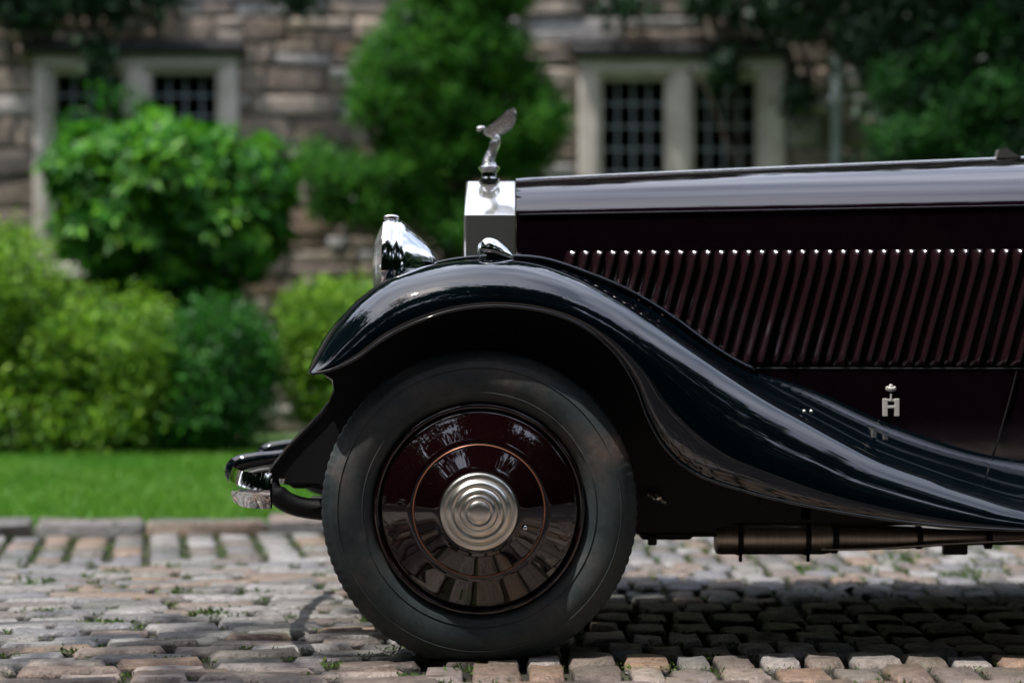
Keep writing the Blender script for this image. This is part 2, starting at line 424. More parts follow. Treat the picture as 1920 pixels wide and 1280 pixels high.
def foliage(name, parent, mat, lobes, nc, per, spread, ln, wd, depth=.45, front=0, up=.5, kind=None):
    C, Dn, _ = crown(lobes, nc, per, spread, depth, front)
    n = len(C); A = Dn * .7 + unit(n) * .8; A[:, 2] += up * .6
    Nn = Dn * .6 + unit(n) * .7; Nn[:, 2] += up
    Ls = ln * rng.uniform(.6, 1.35, n); me = leaves_mesh(name, C, A, Nn, Ls, Ls * wd, mat)
    o = bpy.data.objects.new(name, me); link(o, parent)
    if kind: o['kind'] = kind
    return o
def stems(name, parent, base, tips, r=.02, mat=None):
    out = []
    for i, tip in enumerate(tips):
        b = Vector(base) + Vector((rnd.uniform(-.06, .06), rnd.uniform(-.06, .06), 0)); tp = Vector(tip)
        mid = (b + tp) / 2 + Vector((rnd.uniform(-.08, .08), rnd.uniform(-.08, .08), .06))
        out.append(tube(cr([b, mid, tp], 4), [r * (1 - .7 * k / 8) for k in range(9)], 6))
    v, f = join(*out); return mk(name, v, f, mat or M_bark, parent)

# ---- kerb ----------------------------------------------------------
kerb = empty('kerb', (0, 3.4, 0)); tag(kerb, kind='structure')
x = -5.0
while x < 5.5:
    l = rnd.uniform(.24, .62)
    if True:
        v, f = box(0, l - .012, 0, .20 + rnd.uniform(-.01, .02), -.08, .048 + rnd.uniform(-.008, .010), .014)
        v = [(a + rnd.uniform(-.008, .008), b + rnd.uniform(-.013, .013), c + rnd.uniform(-.008, .008)) for a, b, c in v]
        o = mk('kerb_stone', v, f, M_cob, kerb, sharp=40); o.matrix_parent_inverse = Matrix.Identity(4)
        o.matrix_parent_inverse = Matrix.Translation((0, -3.4, 0)); o.location = (x, kerbY(x), 0); o.rotation_euler = (0, 0, TH)
    x += l * CU
# ---- lawn ----------------------------------------------------------
def lawnz(x, y): return .045 + .035 * max(0, min(3, y - kerbY(x))) 
rows = [[(x, kerbY(x) + .2 + t * (9.2 - kerbY(x)), lawnz(x, kerbY(x) + .2 + t * (9.2 - kerbY(x))) - .012) for x in np.linspace(-9, 12, 43)] for t in np.linspace(0, 1, 12)]
rows.insert(0, [(p[0], p[1], -.1) for p in rows[0]])
v, f = grid(rows); tag(mk('lawn', v, f, M_ground), kind='structure')
n = 90000
gx = rng.uniform(-3.6, 3.2, n); gt = rng.random(n) ** 1.2; gy = 3.29 + .178 * (gx + 1.45) + .20 + gt * 3.9
gz = .045 + .035 * np.clip(gy - (3.29 + .178 * (gx + 1.45)), 0, 3) - .012
pn = np.sin(gx * 5.1 + 1) * np.sin(gy * 4.3) * .5 + np.sin(gx * 13) * np.sin(gy * 11 + 2) * .3
hh = rng.uniform(.028, .055, n) * (1 + .25 * pn); an = rng.uniform(0, math.pi, n); ww = .0035
lx, ly = rng.normal(size=n) * .016, rng.normal(size=n) * .016
V = np.stack([np.stack([gx - np.cos(an) * ww, gy - np.sin(an) * ww, gz], 1), np.stack([gx + np.cos(an) * ww, gy + np.sin(an) * ww, gz], 1), np.stack([gx + lx, gy + ly, gz + hh], 1)], 1).reshape(-1, 3)
o = bpy.data.objects.new('lawn_grass', mesh_np('lawn_grass', V, np.arange(3 * n).reshape(-1, 3), M_grass, 3)); link(o)
tag(o, 'short bright green lawn grass behind the kerb', 'grass', kind='stuff')
# ---- weeds in joints -----------------------------------------------
def weeds():
    C, A, Nn, Ls, Ws = [], [], [], [], []
    def tuft(x, y, k, size, spread=.012):
        for _ in range(k):
            d = Vector((rnd.gauss(0, .7), rnd.gauss(0, .7), rnd.uniform(.3, 1.2))).normalized()
            l = size * rnd.uniform(.5, 1.3); p = Vector((x + rnd.gauss(0, spread), y + rnd.gauss(0, spread), -.012))
            C.append(p + d * l * .5); A.append(d); Nn.append(Vector((rnd.gauss(0, 1), rnd.gauss(0, 1), 1))); Ls.append(l); Ws.append(l * rnd.uniform(.14, .4))
    for (x, y, rot, l, w_) in setts:
        if not (-3 < x < 3.6 and y > -.6): continue
        c_, s_ = math.cos(rot), math.sin(rot)
        dens = .5 + .5 * math.sin(x * 2.3 + 1) * math.sin(y * 1.9 + .5)
        for a, b in ((.5, .5), (-.5, .5), (.5, 0), (-.5, 0), (0, .5), (.25, .5), (-.25, .5), (.5, .25), (.5, -.25)):
            corner = abs(a) == .5 and abs(b) == .5
            if rnd.random() < (.42 if corner else .16) * (.4 + dens) * (1.6 if y > 2.3 else 1):
                xx, yy = x + a * (l + .012) * c_ - b * (w_ + .012) * s_, y + a * (l + .012) * s_ + b * (w_ + .012) * c_
                tuft(xx, yy, rnd.randint(8, 22), rnd.uniform(.008, .018) if y < 1.8 else rnd.uniform(.012, .022), .016)
    for px, py, k, sz in ((395, 1148, 260, .024), (205, 1165, 190, .022), (510, 1180, 90, .016), (335, 1105, 90, .024), (485, 1108, 90, .024), (80, 1140, 90, .018), (305, 1230, 80, .015), (150, 1210, 80, .015), (1500, 1062, 90, .024), (1240, 1080, 90, .02), (1800, 1075, 110, .024), (1640, 1278, 50, .02), (880, 1250, 50, .022), (60, 1090, 40, .035), (1700, 1050, 60, .04)):
        d = F * H / (py - 640); tuft((px - 960) * d / F, d - D, k, sz, .03)
    to = lambda q: np.array([tuple(a) for a in q])
    me = leaves_mesh('joint_weeds', to(C), to(A), to(Nn), np.array(Ls), np.array(Ws), M_weed)
    o = bpy.data.objects.new('joint_weeds', me); link(o); tag(o, 'small green weeds and moss tufts growing between the setts', 'weeds', kind='stuff')
weeds()

# ---- house ---------------------------------------------------------
house = empty('stone_house', (0, 9, 0)); tag(house, 'old brown rubble stone house with leaded mullioned windows behind the hedges', 'house')
WY = 9.0
def wx(px): return (px - 960) * (WY - .05 + D) / F
def wz(py): return H + (640 - py) * (WY - .05 + D) / F
WIN = [  # x0, x1, z0(sill bottom), z1(top of frame), openings [(x0, x1)], hood x
    dict(x0=wx(62), x1=wx(446), zb=wz(520), zt=wz(100), op=[(wx(98), wx(226)), (wx(280), wx(404))], zo=wz(135), hx=(wx(42), wx(462))),
    dict(x0=wx(1085), x1=wx(1472), zb=wz(520), zt=wz(106), op=[(wx(1130), wx(1248)), (wx(1302), wx(1420))], zo=wz(147), hx=(wx(1072), wx(1482)))]
ZH = max(q['zt'] for q in WIN) + .075
def hole(x0, x1, z0, z1):
    return [(q['x0'], q['x1']) for q in WIN if z1 > q['zb'] + .01 and z0 < ZH - .01]
zs = [.05]
marks = [WIN[0]['zb'], ZH, 4.8]
for m_ in marks:
    while m_ - zs[-1] > .30: zs.append(zs[-1] + rnd.choice((rnd.uniform(.08, .13), rnd.uniform(.13, .20), rnd.uniform(.18, .26))))
    if m_ - zs[-1] > .24: zs.append((m_ + zs[-1]) / 2)
    zs.append(m_)
# core wall behind the facing stones, with real openings
def wallbox(x0, x1, z0, z1): return box(x0, x1, WY + .02, WY + .42, z0, z1)
a, b = WIN
zt_ = ZH
parts = [wallbox(-7, 7, -.1, a['zb']), wallbox(-7, 7, zt_, 4.8), wallbox(-7, a['x0'], a['zb'], zt_), wallbox(a['x1'], b['x0'], a['zb'], zt_), wallbox(b['x1'], 7, a['zb'], zt_),
         wallbox(a['x0'], a['x1'], a['zt'], zt_), wallbox(b['x0'], b['x1'], b['zt'], zt_)]
mk('wall', *join(*parts), M_mortar, house, smooth=False)
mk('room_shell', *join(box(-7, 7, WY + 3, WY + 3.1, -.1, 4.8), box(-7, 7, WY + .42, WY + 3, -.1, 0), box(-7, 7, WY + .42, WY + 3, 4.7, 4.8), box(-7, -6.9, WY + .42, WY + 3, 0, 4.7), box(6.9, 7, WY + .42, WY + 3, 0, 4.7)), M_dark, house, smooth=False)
stones = []
for i in range(len(zs) - 1):
    z0, z1 = zs[i], zs[i + 1]; x = -7 + rnd.random() * .2
    hol = hole(0, 0, z0, z1)
    while x < 7:
        l = rnd.choice((rnd.uniform(.12, .28), rnd.uniform(.28, .5), rnd.uniform(.45, .72))); xe = min(x + l, 7); segs = [(x, xe)]
        for h0, h1 in hol:
            ns = []
            for s0, s1 in segs:
                if s1 <= h0 or s0 >= h1: ns.append((s0, s1)); continue
                if s0 < h0: ns.append((s0, h0))
                if s1 > h1: ns.append((h1, s1))
            segs = ns
        for s0, s1 in segs:
            if s1 - s0 < .04: continue
            if z1 - z0 > .14 and rnd.random() < .42:
                m_ = z0 + (z1 - z0) * rnd.uniform(.4, .6); stones += [(s0, s1, z0, m_), (s0, s1, m_, z1)]
            else: stones.append((s0, s1, z0, z1))
        x = xe
def stone_tpl(k):
    q = random.Random(500 + k); u = [-.5, -.47, -.2, .2, .47, .5]; rows = []
    for j, b_ in enumerate(u):
        row = []
        for i, a_ in enumerate(u):
            e = max(abs(i - 2.5), abs(j - 2.5)); y = {2.5: 1.0, 1.5: .14, .5: 0}[e] + (q.uniform(-.16, .16) if e < 2.5 else 0)
            cz = 1 - (.05 if abs(i - 2.5) > 2 and abs(j - 2.5) > 2 else 0)
            row.append((a_ * cz + q.uniform(-.018, .018), y, b_ * cz + q.uniform(-.03, .03)))
        rows.append(row)
    v, f = grid(rows); return v, [p[::-1] for p in f] if False else f
STT = [stone_tpl(k) for k in range(10)]; STM = []
for v, f in STT:
    me = bpy.data.meshes.new('stone'); me.from_pydata(v, [], f); me.materials.append(M_stone); me.polygons.foreach_set('use_smooth', [True] * len(f)); STM.append(me)
def stone_vis(s):
    s_ = F / (WY + D); px = 960 + (s[0] + s[1]) / 2 * s_; py = 640 - ((s[2] + s[3]) / 2 - H) * s_; ar = (s[1] - s[0]) * (s[3] - s[2])
    if not (-30 < px < 1950 and -20 < py < 860): return -1
    if px > 1480 or (px > 600 and py > 470) or (px > 960 and py > 340): return 0
    if px < 560 and py > 520: return 0
    if 680 < px < 1030 and py < 330: return 0
    if 110 < px < 540 and 260 < py < 600: return 0
    return ar + .001
stones.sort(key=stone_vis, reverse=True)
JV, JF = [], []
for i, (x0, x1, z0, z1) in enumerate(stones):
    k = rnd.randrange(10); pr = rnd.uniform(0, .018); dp = .05; g_ = .010
    sx, sz = x1 - x0 - g_, z1 - z0 - g_; cx, cz = (x0 + x1) / 2, (z0 + z1) / 2
    if i < 298:
        o = bpy.data.objects.new('stone', STM[k]); link(o, house); o.location = (cx, WY - .02 - pr, cz); o.scale = (sx, dp, sz)
    else:
        v, f = STT[k]; n_ = len(JV); JV += [(cx + p[0] * sx, WY - .02 - pr + p[1] * dp, cz + p[2] * sz) for p in v]; JF += [tuple(q + n_ for q in p) for p in f]
o = bpy.data.objects.new('stonework', mesh_np('stonework', np.array(JV), np.array(JF), M_stone, 4, True)); link(o, house); o['kind'] = 'stuff'
def window(q, first):
    x0, x1, zb, zt, zo = q['x0'], q['x1'], q['zb'], q['zt'], q['zo']; zsil = zb + .10
    yf = WY - .055; (a0, a1), (b0, b1) = q['op']
    def member(x0, x1, z0, z1, y0=yf, y1=WY + .14): return box(x0, x1, y0, y1, z0, z1, .012)
    fr_ = [member(x0, a0 - .035, zsil, zo + .035), member(b1 + .035, x1, zsil, zo + .035), member(x0, x1, zo + .037, zt)]
    # rebated inner frames
    def inner(c0, c1):
        t_ = .032; y0, y1 = WY - .015, WY + .14
        return [box(c0 - t_, c0, y0, y1, zsil, zo + .034, .006), box(c1, c1 + t_, y0, y1, zsil, zo + .034, .006), box(c0 + .001, c1 - .001, y0, y1, zo, zo + .034, .006)]
    wn = mk('window', *join(*fr_, *inner(a0, a1), *inner(b0, b1)), M_frame, house, sharp=35)
    def sub(name, vf, m, **k):
        o = mk(name, *vf, m, None, **k); o.parent = wn; return o
    sub('mullion', member(a1 + .034, b0 - .034, zsil, zo + .035), M_frame, sharp=35)
    sub('sill', box(x0 - .03, x1 + .03, WY - .11, WY + .14, zb, zsil - .002, .014), M_frame, sharp=35)
    h0, h1 = q['hx']
    sub('drip_mould', join(box(h0, h1, WY - .13, WY + .1, zt + .003, zt + .062, .012), box(h0, h0 + .06, WY - .12, WY + .1, zt - .09, zt + .001, .01) if False else box(h0 + .01, h1 - .01, WY - .09, WY + .1, zt + .064, zt + .08, .004)), M_hood, sharp=35)
    nr = round((zo - zsil) / .155)
    for c0, c1 in q['op']:
        dz = (zo - zsil) / nr; dx = (c1 - c0) / 4; yg = WY + .09
        bars = [box(c0 + k * dx - .006, c0 + k * dx + .006, yg - .008, yg + .010, zsil, zo) for k in (1, 2, 3)]
        bars += [box(c0, c1, yg - .010, yg + .008, zsil + k * dz - .006, zsil + k * dz + .006) for k in range(1, nr)]
        sub('leading', join(*bars), M_lead, smooth=False)
        for i in range(4):
            for j in range(nr):
                ax, az = c0 + i * dx + .004, zsil + j * dz + .004; t1, t2 = rnd.uniform(-.002, .002), rnd.uniform(-.002, .002)
                sub('pane', box(ax, ax + dx - .008, yg - .001, yg + .003, az, az + dz - .008), M_pane, smooth=False)
for k, q in enumerate(WIN): window(q, k == 0)
# downpipe
xp = wx(1566)
pv = [tube([(xp, WY - .10, z) for z in (0.1, 1.2, 2.76)], .035, 12)]
for z in (.9, 1.9, 2.72): pv.append(lathe([(.036, -.03), (.045, -.03), (.045, .03), (.036, .03)], (xp, WY - .10, z), 'Z', 14))
mk('downpipe', *join(*pv), M_pipe, house, sharp=40)
mk('roof', *join(box(-7.2, 7.2, WY - .3, WY + 3.3, 4.805, 4.95, .02)), M_hood, house, sharp=30)

# ---- shrubs, hedges, trees -----------------------------------------
def lobe(px, py, Y, rpx, rpz, ry):
    p = P(px, py, Y); s = (Y + D) / F; return (p.x, p.y, p.z, rpx * s, ry, rpz * s)
def shrub(name, label, cat, base, group=None):
    e = empty(name, base); tag(e, label, cat, group); return e
# yellow green hedge at the left
e = shrub('privet_shrub', 'large yellow green clipped shrub at the far left of the lawn', 'shrub', (-2.6, 6.9, .12), 'shrubs along the lawn')
lb = [lobe(20, 540, 6.7, 85, 110, .4), lobe(-60, 640, 6.8, 130, 190, .45), lobe(110, 640, 6.7, 110, 95, .42), lobe(235, 650, 6.7, 105, 95, .42), lobe(90, 760, 6.7, 150, 105, .45), lobe(255, 745, 6.7, 95, 100, .42), lobe(170, 800, 6.6, 120, 60, .4), lobe(-120, 780, 6.8, 120, 90, .4)]
foliage('foliage', e, M_yel, lb, 1500, 20, .055, .046, .5, .45)
stems('stem', e, (-2.6, 6.9, .12), [(l[0], l[1], l[2]) for l in lb[:6]])
e = shrub('bushy_shrub', 'rounded mid green shrub just right of the yellow green shrub', 'shrub', (-1.75, 6.9, .14), 'shrubs along the lawn')
lb = [lobe(405, 660, 6.8, 80, 90, .38), lobe(455, 690, 6.9, 55, 85, .35), lobe(400, 770, 6.75, 85, 85, .4), lobe(345, 810, 6.8, 60, 50, .35)]
foliage('foliage', e, M_grn, lb, 720, 18, .05, .05, .5, .45)
stems('stem', e, (-1.75, 6.9, .14), [(l[0], l[1], l[2]) for l in lb])
e = shrub('golden_shrub', 'low golden green shrub partly hidden by the front wing', 'shrub', (-1.15, 7.2, .14), 'shrubs along the lawn')
lb = [lobe(600, 610, 7.2, 75, 75, .35), lobe(665, 600, 7.2, 80, 75, .35), lobe(590, 700, 7.2, 60, 90, .33), lobe(680, 720, 7.2, 90, 100, .35)]
foliage('foliage', e, M_yel, lb, 750, 17, .045, .042, .5, .4)
stems('stem', e, (-1.15, 7.2, .14), [(l[0], l[1], l[2]) for l in lb])
# evergreen with whorls of long leaves
e = shrub('rhododendron', 'broad glossy evergreen shrub under the left window', 'shrub', (-2.05, 7.7, .15))
lb = [lobe(190, 330, 7.6, 95, 85, .45), lobe(320, 330, 7.5, 120, 95, .5), lobe(450, 340, 7.6, 100, 85, .45), lobe(250, 430, 7.6, 140, 90, .5), lobe(420, 430, 7.6, 120, 80, .5), lobe(330, 520, 7.7, 130, 70, .4), lobe(300, 265, 7.7, 40, 45, .25)]
C, Dn, _ = crown(lb, 950, 1, .01, .35)
Cs, As, Ns, Ls = [], [], [], []
for p, d in zip(C, Dn):
    d = Vector(d); d.z += .5; d.normalize(); o1 = d.orthogonal().normalized(); o2 = d.cross(o1); k = rnd.randint(8, 12); ph = rnd.random() * 6
    for i in range(k):
        t_ = ph + i * 2.4; a_ = (o1 * math.cos(t_) + o2 * math.sin(t_)) + d * rnd.uniform(.15, .9); a_.normalize(); l = rnd.uniform(.08, .14)
        Cs.append(Vector(p) + a_ * l * .55); As.append(a_); Ns.append(d + Vector((0, 0, .2))); Ls.append(l)
to = lambda q: np.array([tuple(a) for a in q])
me = leaves_mesh('foliage', to(Cs), to(As), to(Ns), np.array(Ls), np.array(Ls) * .34, M_rho); link(bpy.data.objects.new('foliage', me), e)
stems('stem', e, (-2.05, 7.7, .15), [(l[0], l[1], l[2]) for l in lb] * 2, .025)
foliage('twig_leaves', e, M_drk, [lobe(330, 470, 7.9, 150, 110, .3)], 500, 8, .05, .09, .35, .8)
# cloud pruned conifer in the middle
e = shrub('conifer_tree', 'tall clump pruned conifer against the wall between the windows', 'tree', (-.35, 8.2, .16))
lb = []
for px, py, a_, b_ in ((840, 40, 130, 70), (760, 110, 90, 60), (900, 100, 110, 60), (960, 160, 85, 60), (720, 200, 75, 55), (830, 190, 100, 60), (950, 240, 110, 60), (1020, 225, 50, 60), (780, 260, 80, 50), (860, 290, 110, 50), (960, 300, 90, 45), (850, -70, 110, 90), (930, -20, 90, 70), (700, 150, 45, 50),
                       (740, 330, 80, 45), (640, 330, 80, 42), (600, 300, 50, 35), (700, 390, 90, 40), (800, 380, 80, 50), (850, 420, 60, 50), (620, 385, 50, 30)):
    lb.append(lobe(px, py, 8.1 + rnd.uniform(-.15, .15), a_ * .9, b_ * .9, .38))
foliage('foliage', e, M_con, lb, 3000, 20, .035, .032, .42, .38, up=.8)
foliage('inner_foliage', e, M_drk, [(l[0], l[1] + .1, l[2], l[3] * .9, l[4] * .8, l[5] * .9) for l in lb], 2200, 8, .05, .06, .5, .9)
tr_ = tube(cr([(-.4, 8.2, .1), (-.45, 8.15, .9), (-.3, 8.2, 1.8), (-.35, 8.2, 3.6)], 6), .06, 8)
mk('trunk', *tr_, M_bark, e); stems('branch', e, (-.38, 8.2, 1.2), [(l[0], l[1], l[2]) for l in lb[::2]], .02)
# dark trees at the right
e = shrub('yew_tree', 'big dark yew with brighter tips at the right edge above the bonnet', 'tree', (2.9, 7.8, .1), 'dark evergreens at the right')
lb = [lobe(1850, 120, 7.6, 170, 120, .6), lobe(1780, 220, 7.5, 150, 110, .5), lobe(1900, 290, 7.5, 170, 110, .6), lobe(1690, 60, 7.9, 120, 120, .5), lobe(1960, 0, 7.6, 200, 150, .7), lobe(1760, 320, 7.5, 140, 80, .5), lobe(1900, 420, 7.6, 200, 150, .6)]
foliage('foliage', e, M_drk, lb, 3600, 11, .05, .055, .45, .8)
tipl = [lobe(1672, 155, 7.2, 38, 42, .2), lobe(1770, 115, 7.2, 50, 30, .2), lobe(1810, 190, 7.1, 60, 45, .2), lobe(1690, 255, 7.1, 60, 38, .25), lobe(1760, 245, 7.1, 50, 35, .25), lobe(1880, 180, 7.1, 60, 55, .25), lobe(1850, 60, 7.2, 60, 40, .2), lobe(1830, 280, 7.1, 60, 35, .2)]
foliage('young_shoots', e, M_yew, tipl, 640, 12, .035, .04, .45, .6)
mk('trunk', *tube([(2.9, 7.8, 0), (2.95, 7.8, 1.5), (2.9, 7.9, 4)], .11, 9), M_bark, e)
e = shrub('holly_tree', 'very dark leafy tree overhanging the wall between right window and downpipe', 'tree', (2.6, 8.6, .1), 'dark evergreens at the right')
lb = [lobe(1560, 20, 8.3, 110, 60, .3), lobe(1500, 10, 8.3, 60, 45, .3), lobe(1680, 90, 8.4, 60, 90, .3), (2.6, 7.9, 4.2, 1.6, 1.3, .9), (3.4, 7.3, 3.9, 1.2, 1.2, .7)]
foliage('foliage', e, M_drk, lb, 3200, 10, .06, .07, .5, .8)
mk('trunk', *tube([(3.0, 8.6, 0), (2.8, 8.6, 1.5), (2.6, 8.5, 4)], .09, 9), M_bark, e)
# climbers
def climber(label, paths, leafspots, n, mat=M_drk):
    e = shrub('climbing_vine', label, 'climber', (paths[0][0][0], 8.85, .1), 'climbers on the house wall')
    mk('stem', *join(*[tube(cr(p, 5), .012, 6) for p in paths]), M_bark, e)
    foliage('foliage', e, mat, leafspots, n, 8, .05, .07, .6, .9)
def V_(px, py, Y=8.82): return P(px, py, Y)
climber('dark climber trailing down across the right window and its lintel',
        [[V_(1340, -120), V_(1345, 60), V_(1362, 150), V_(1400, 330)], [V_(1290, 130), V_(1330, 180), V_(1385, 330)]],
        [lobe(1355, 120, 8.8, 18, 60, .06), lobe(1330, 0, 8.8, 50, 34, .08), lobe(1170, 10, 8.8, 50, 18, .08), lobe(1440, 20, 8.8, 50, 45, .08), lobe(1495, 180, 8.8, 18, 45, .06)], 190)
climber('dark climber hanging from the eaves over the left window',
        [[V_(190, -120), V_(185, 60), V_(200, 190), V_(150, 300)], [V_(60, -100), V_(30, 40), V_(-20, 90)]],
        [lobe(190, -5, 8.8, 170, 42, .1), lobe(40, 0, 8.8, 90, 55, .1), lobe(185, 120, 8.75, 16, 60, .05), lobe(560, -5, 8.8, 50, 25, .06)], 400)
climber('green sprig of climber growing up between the left window lights',
        [[V_(120, 430, 8.7), V_(190, 300, 8.7), V_(200, 180, 8.7)], [V_(200, 400, 8.7), V_(240, 260, 8.7), V_(262, 200, 8.7)]],
        [lobe(205, 180, 8.65, 22, 30, .06), lobe(262, 205, 8.65, 18, 18, .05), lobe(150, 245, 8.6, 45, 22, .08)], 34, M_grn)
# surrounding wood (seen in the paint and chrome)
def wood(name, label, lobes, n, size):
    C, Dn, _ = crown(lobes, n, 5, .35, .9); m = len(C); A = unit(m); Nn = unit(m); Nn[:, 2] += .6
    Ls = size * rng.uniform(.6, 1.4, m); me = leaves_mesh(name, C, A, Nn, Ls, Ls * .7, M_drk)
    o = bpy.data.objects.new(name, me); link(o); tag(o, label, 'trees', kind='stuff')
lbs = [(x + rnd.uniform(-1, 1), -17 + rnd.uniform(-1.5, 1.5), 5.2, 3.4, 2.5, 6 + rnd.uniform(-.8, 2)) for x in range(-20, 22, 4)]
lbs += [(x + rnd.uniform(-1, 1), -22 + rnd.uniform(-1, 1), 5.5, 3.6, 2.5, 6.5) for x in range(-26, 28, 4)]
wood('woodland_opposite', 'mass of dark broadleaf trees across the drive, mirrored in the paintwork', lbs, 34000, .55)
lbs = [(x + rnd.uniform(-.8, .8), y + rnd.uniform(-.8, .8), 8.2 + rnd.uniform(-.7, .9), 2.1, 2.0, 1.3) for x in range(-13, 14, 3) for y in (-13, -10.3, -7.6, -5.0) if rnd.random() < (.75 if y == -5.0 else .5)]
wood('woodland_overhang', 'high leafy boughs reaching over the near side of the drive', lbs, 5200, .45)
lbs = [(-3.95, -1.3, 8, .5, .7, .5), (-4.1, -2.3, 8.1, .6, .5, .5)]  # boughs added out of view to break up the bumper's shadow with dapple
wood('shade_boughs', 'thin unseen leafy boughs added to dapple the ground before the front wheel', lbs, 75, .2)
lbs = [(x_ + rnd.uniform(-.6, .6), y_ + rnd.uniform(-.6, .6), 7.0 + rnd.uniform(-1.2, 1.5), 1.5, 1.5, 1.2) for x_ in (-11.5, -9.5, -7.8) for y_ in (-5, -2.5, 0, 2.5, 5) if rnd.random() < .8]
lbs += [(-15 + rnd.uniform(-1, 1), y, 4.2, 2.6, 3, 4.5 + rnd.uniform(-1, 1)) for y in range(-13, 14, 4)] + [(15 + rnd.uniform(-1, 1), y, 4.2, 2.6, 3, 4.5 + rnd.uniform(-1, 1)) for y in range(-13, 14, 4)]
wood('woodland_sides', 'mass of dark broadleaf trees at both ends of the drive', lbs, 12000, .5)
lbs = [(x, 16 + rnd.uniform(-1, 1), 8.0, 2.4, 2, 5 + rnd.uniform(-2.2, 1.2)) for x in range(-20, 22, 4)]
wood('woodland_behind_house', 'mass of dark trees rising behind the stone house', lbs, 9000, .5)

# ================================================================== CAR
car = empty('vintage_car', (1.5, .79, 0))
tag(car, 'long black and maroon vintage saloon with chrome radiator parked on the setts', 'car')
CY = .79
def part(name, vf, m, parent=car, **k): return mk(name, *vf, m, parent, **k)
def sub(name, vf, m, parent, **k): return mk(name, *vf, m, parent, **k)
def mir(vf): return [(p[0], 2 * CY - p[1], p[2]) for p in vf[0]], [tuple(reversed(q)) for q in vf[1]]
def bodyY(X): return .54 - .12 * min(max(X, 0), 1.4) / 1.376 - .02 * max(0, min(1, (X - 1.4) / .4))
def ball(c, r, n=10, sx=1, sy=1, sz=1):
    rows = []
    for i in range(n + 1):
        a_ = math.pi * i / n; rows.append([(c[0] + r * sx * math.sin(a_) * math.cos(b_), c[1] + r * sy * math.sin(a_) * math.sin(b_), c[2] + r * sz * math.cos(a_)) for b_ in [2 * math.pi * j / 14 for j in range(14)]])
    return grid(rows, cv=True)
# ---- front wing ----------------------------------------------------
# stations: ridge px, lip px, inner px, ridge Y, inner Y, wrap angle
ST = [((583, 695), (587, 701), (590, 700), .20, .36, 95), ((597, 657), (626, 692), (612, 668), .19, .37, 95),
      ((629, 607), (672, 670), (642, 618), .18, .38, 95), ((680, 556), (725, 632), (690, 566), .17, .39, 95),
      ((742, 517), (785, 603), (750, 524), .17, .40, 95), ((832, 493), (852, 582), (836, 496), .17, .41, 95),
      ((925, 486), (925, 574), (925, 487), .17, .42, 95), ((1008, 494), (1000, 580), (1015, 491), .17, .44, 96),
      ((1088, 521), (1062, 597), (1102, 518), .16, .47, 98), ((1168, 563), (1112, 625), (1184, 553), .15, .500, 100),
      ((1240, 610), (1155, 665), (1262, 601), .13, .490, 104), ((1310, 658), (1190, 720), (1335, 654), .115, .481, 108),
      ((1375, 703), (1215, 785), (1405, 694), .10, .474, 112), ((1440, 745), (1250, 843), (1480, 716), .09, .465, 115),
      ((1505, 782), (1305, 888), (1552, 743), .08, .455, 115), ((1572, 819), (1385, 917), (1642, 784), .07, .444, 115),
      ((1652, 860), (1475, 940), (1732, 818), .06, .433, 112), ((1742, 893), (1590, 962), (1822, 846), .05, .42, 108),
      ((1832, 922), (1720, 980), (1905, 862), .045, .408, 104), ((1925, 948), (1850, 990), (1995, 872), .04, .400, 100),
      ((2100, 976), (2060, 997), (2150, 880), .04, .39, 96), ((2500, 985), (2500, 1002), (2520, 884), .04, .385, 92),
      ((3000, 986), (3000, 1003), (3000, 886), .04, .385, 92)]
rd = cr([P(*s[0], s[3]) for s in ST], 7); lp = cr([P(*s[1], -.02) for s in ST], 7); inn = cr([P(*s[2], s[4]) for s in ST], 7)
an_ = cr([Vector((s[5], 0, 0)) for s in ST], 7)
rows = []; lipline = []
for i in range(len(rd)):
    r_, l_, n_ = rd[i], lp[i], inn[i]; am = R(an_[i].x); row = []
    for k in range(8):                 # inner edge -> ridge
        t_ = math.pi / 2 * (1 - k / 8)
        row.append(Vector((r_.x + (n_.x - r_.x) * (1 - math.cos(t_)), r_.y + (n_.y - r_.y) * math.sin(t_), r_.z + (n_.z - r_.z) * (1 - math.cos(t_)))))
    W_ = (r_.y + .035)
    for k in range(15):                # ridge -> lip
        t_ = am * (k / 14) ** .9; q = (1 - math.cos(t_)) / (1 - math.cos(am))
        row.append(Vector((r_.x + (l_.x - r_.x) * q, r_.y - W_ * math.sin(t_), r_.z + (l_.z - r_.z) * q)))
    rows.append(row); lipline.append(row[-1])
wing = grid(rows)
def wing_obj(vf, beads):
    o = part('front_wing', vf, M_fender); md = o.modifiers.new('thick', 'SOLIDIFY'); md.thickness = .003; md.offset = 0
    for pts, r_ in beads: sub('wing_bead', tube(pts, r_, 8), M_fender, o)
    return o
bead = [p + Vector((0, -.006, .007)) for p in inn[18:12 * 7 + 2]]
w1 = wing_obj(wing, [(bead, .0075), (lipline, .0045)])
w2 = wing_obj(mir(wing), [([Vector((p.x, 2 * CY - p.y, p.z)) for p in bead], .0055), ([Vector((p.x, 2 * CY - p.y, p.z)) for p in lipline], .0045)])
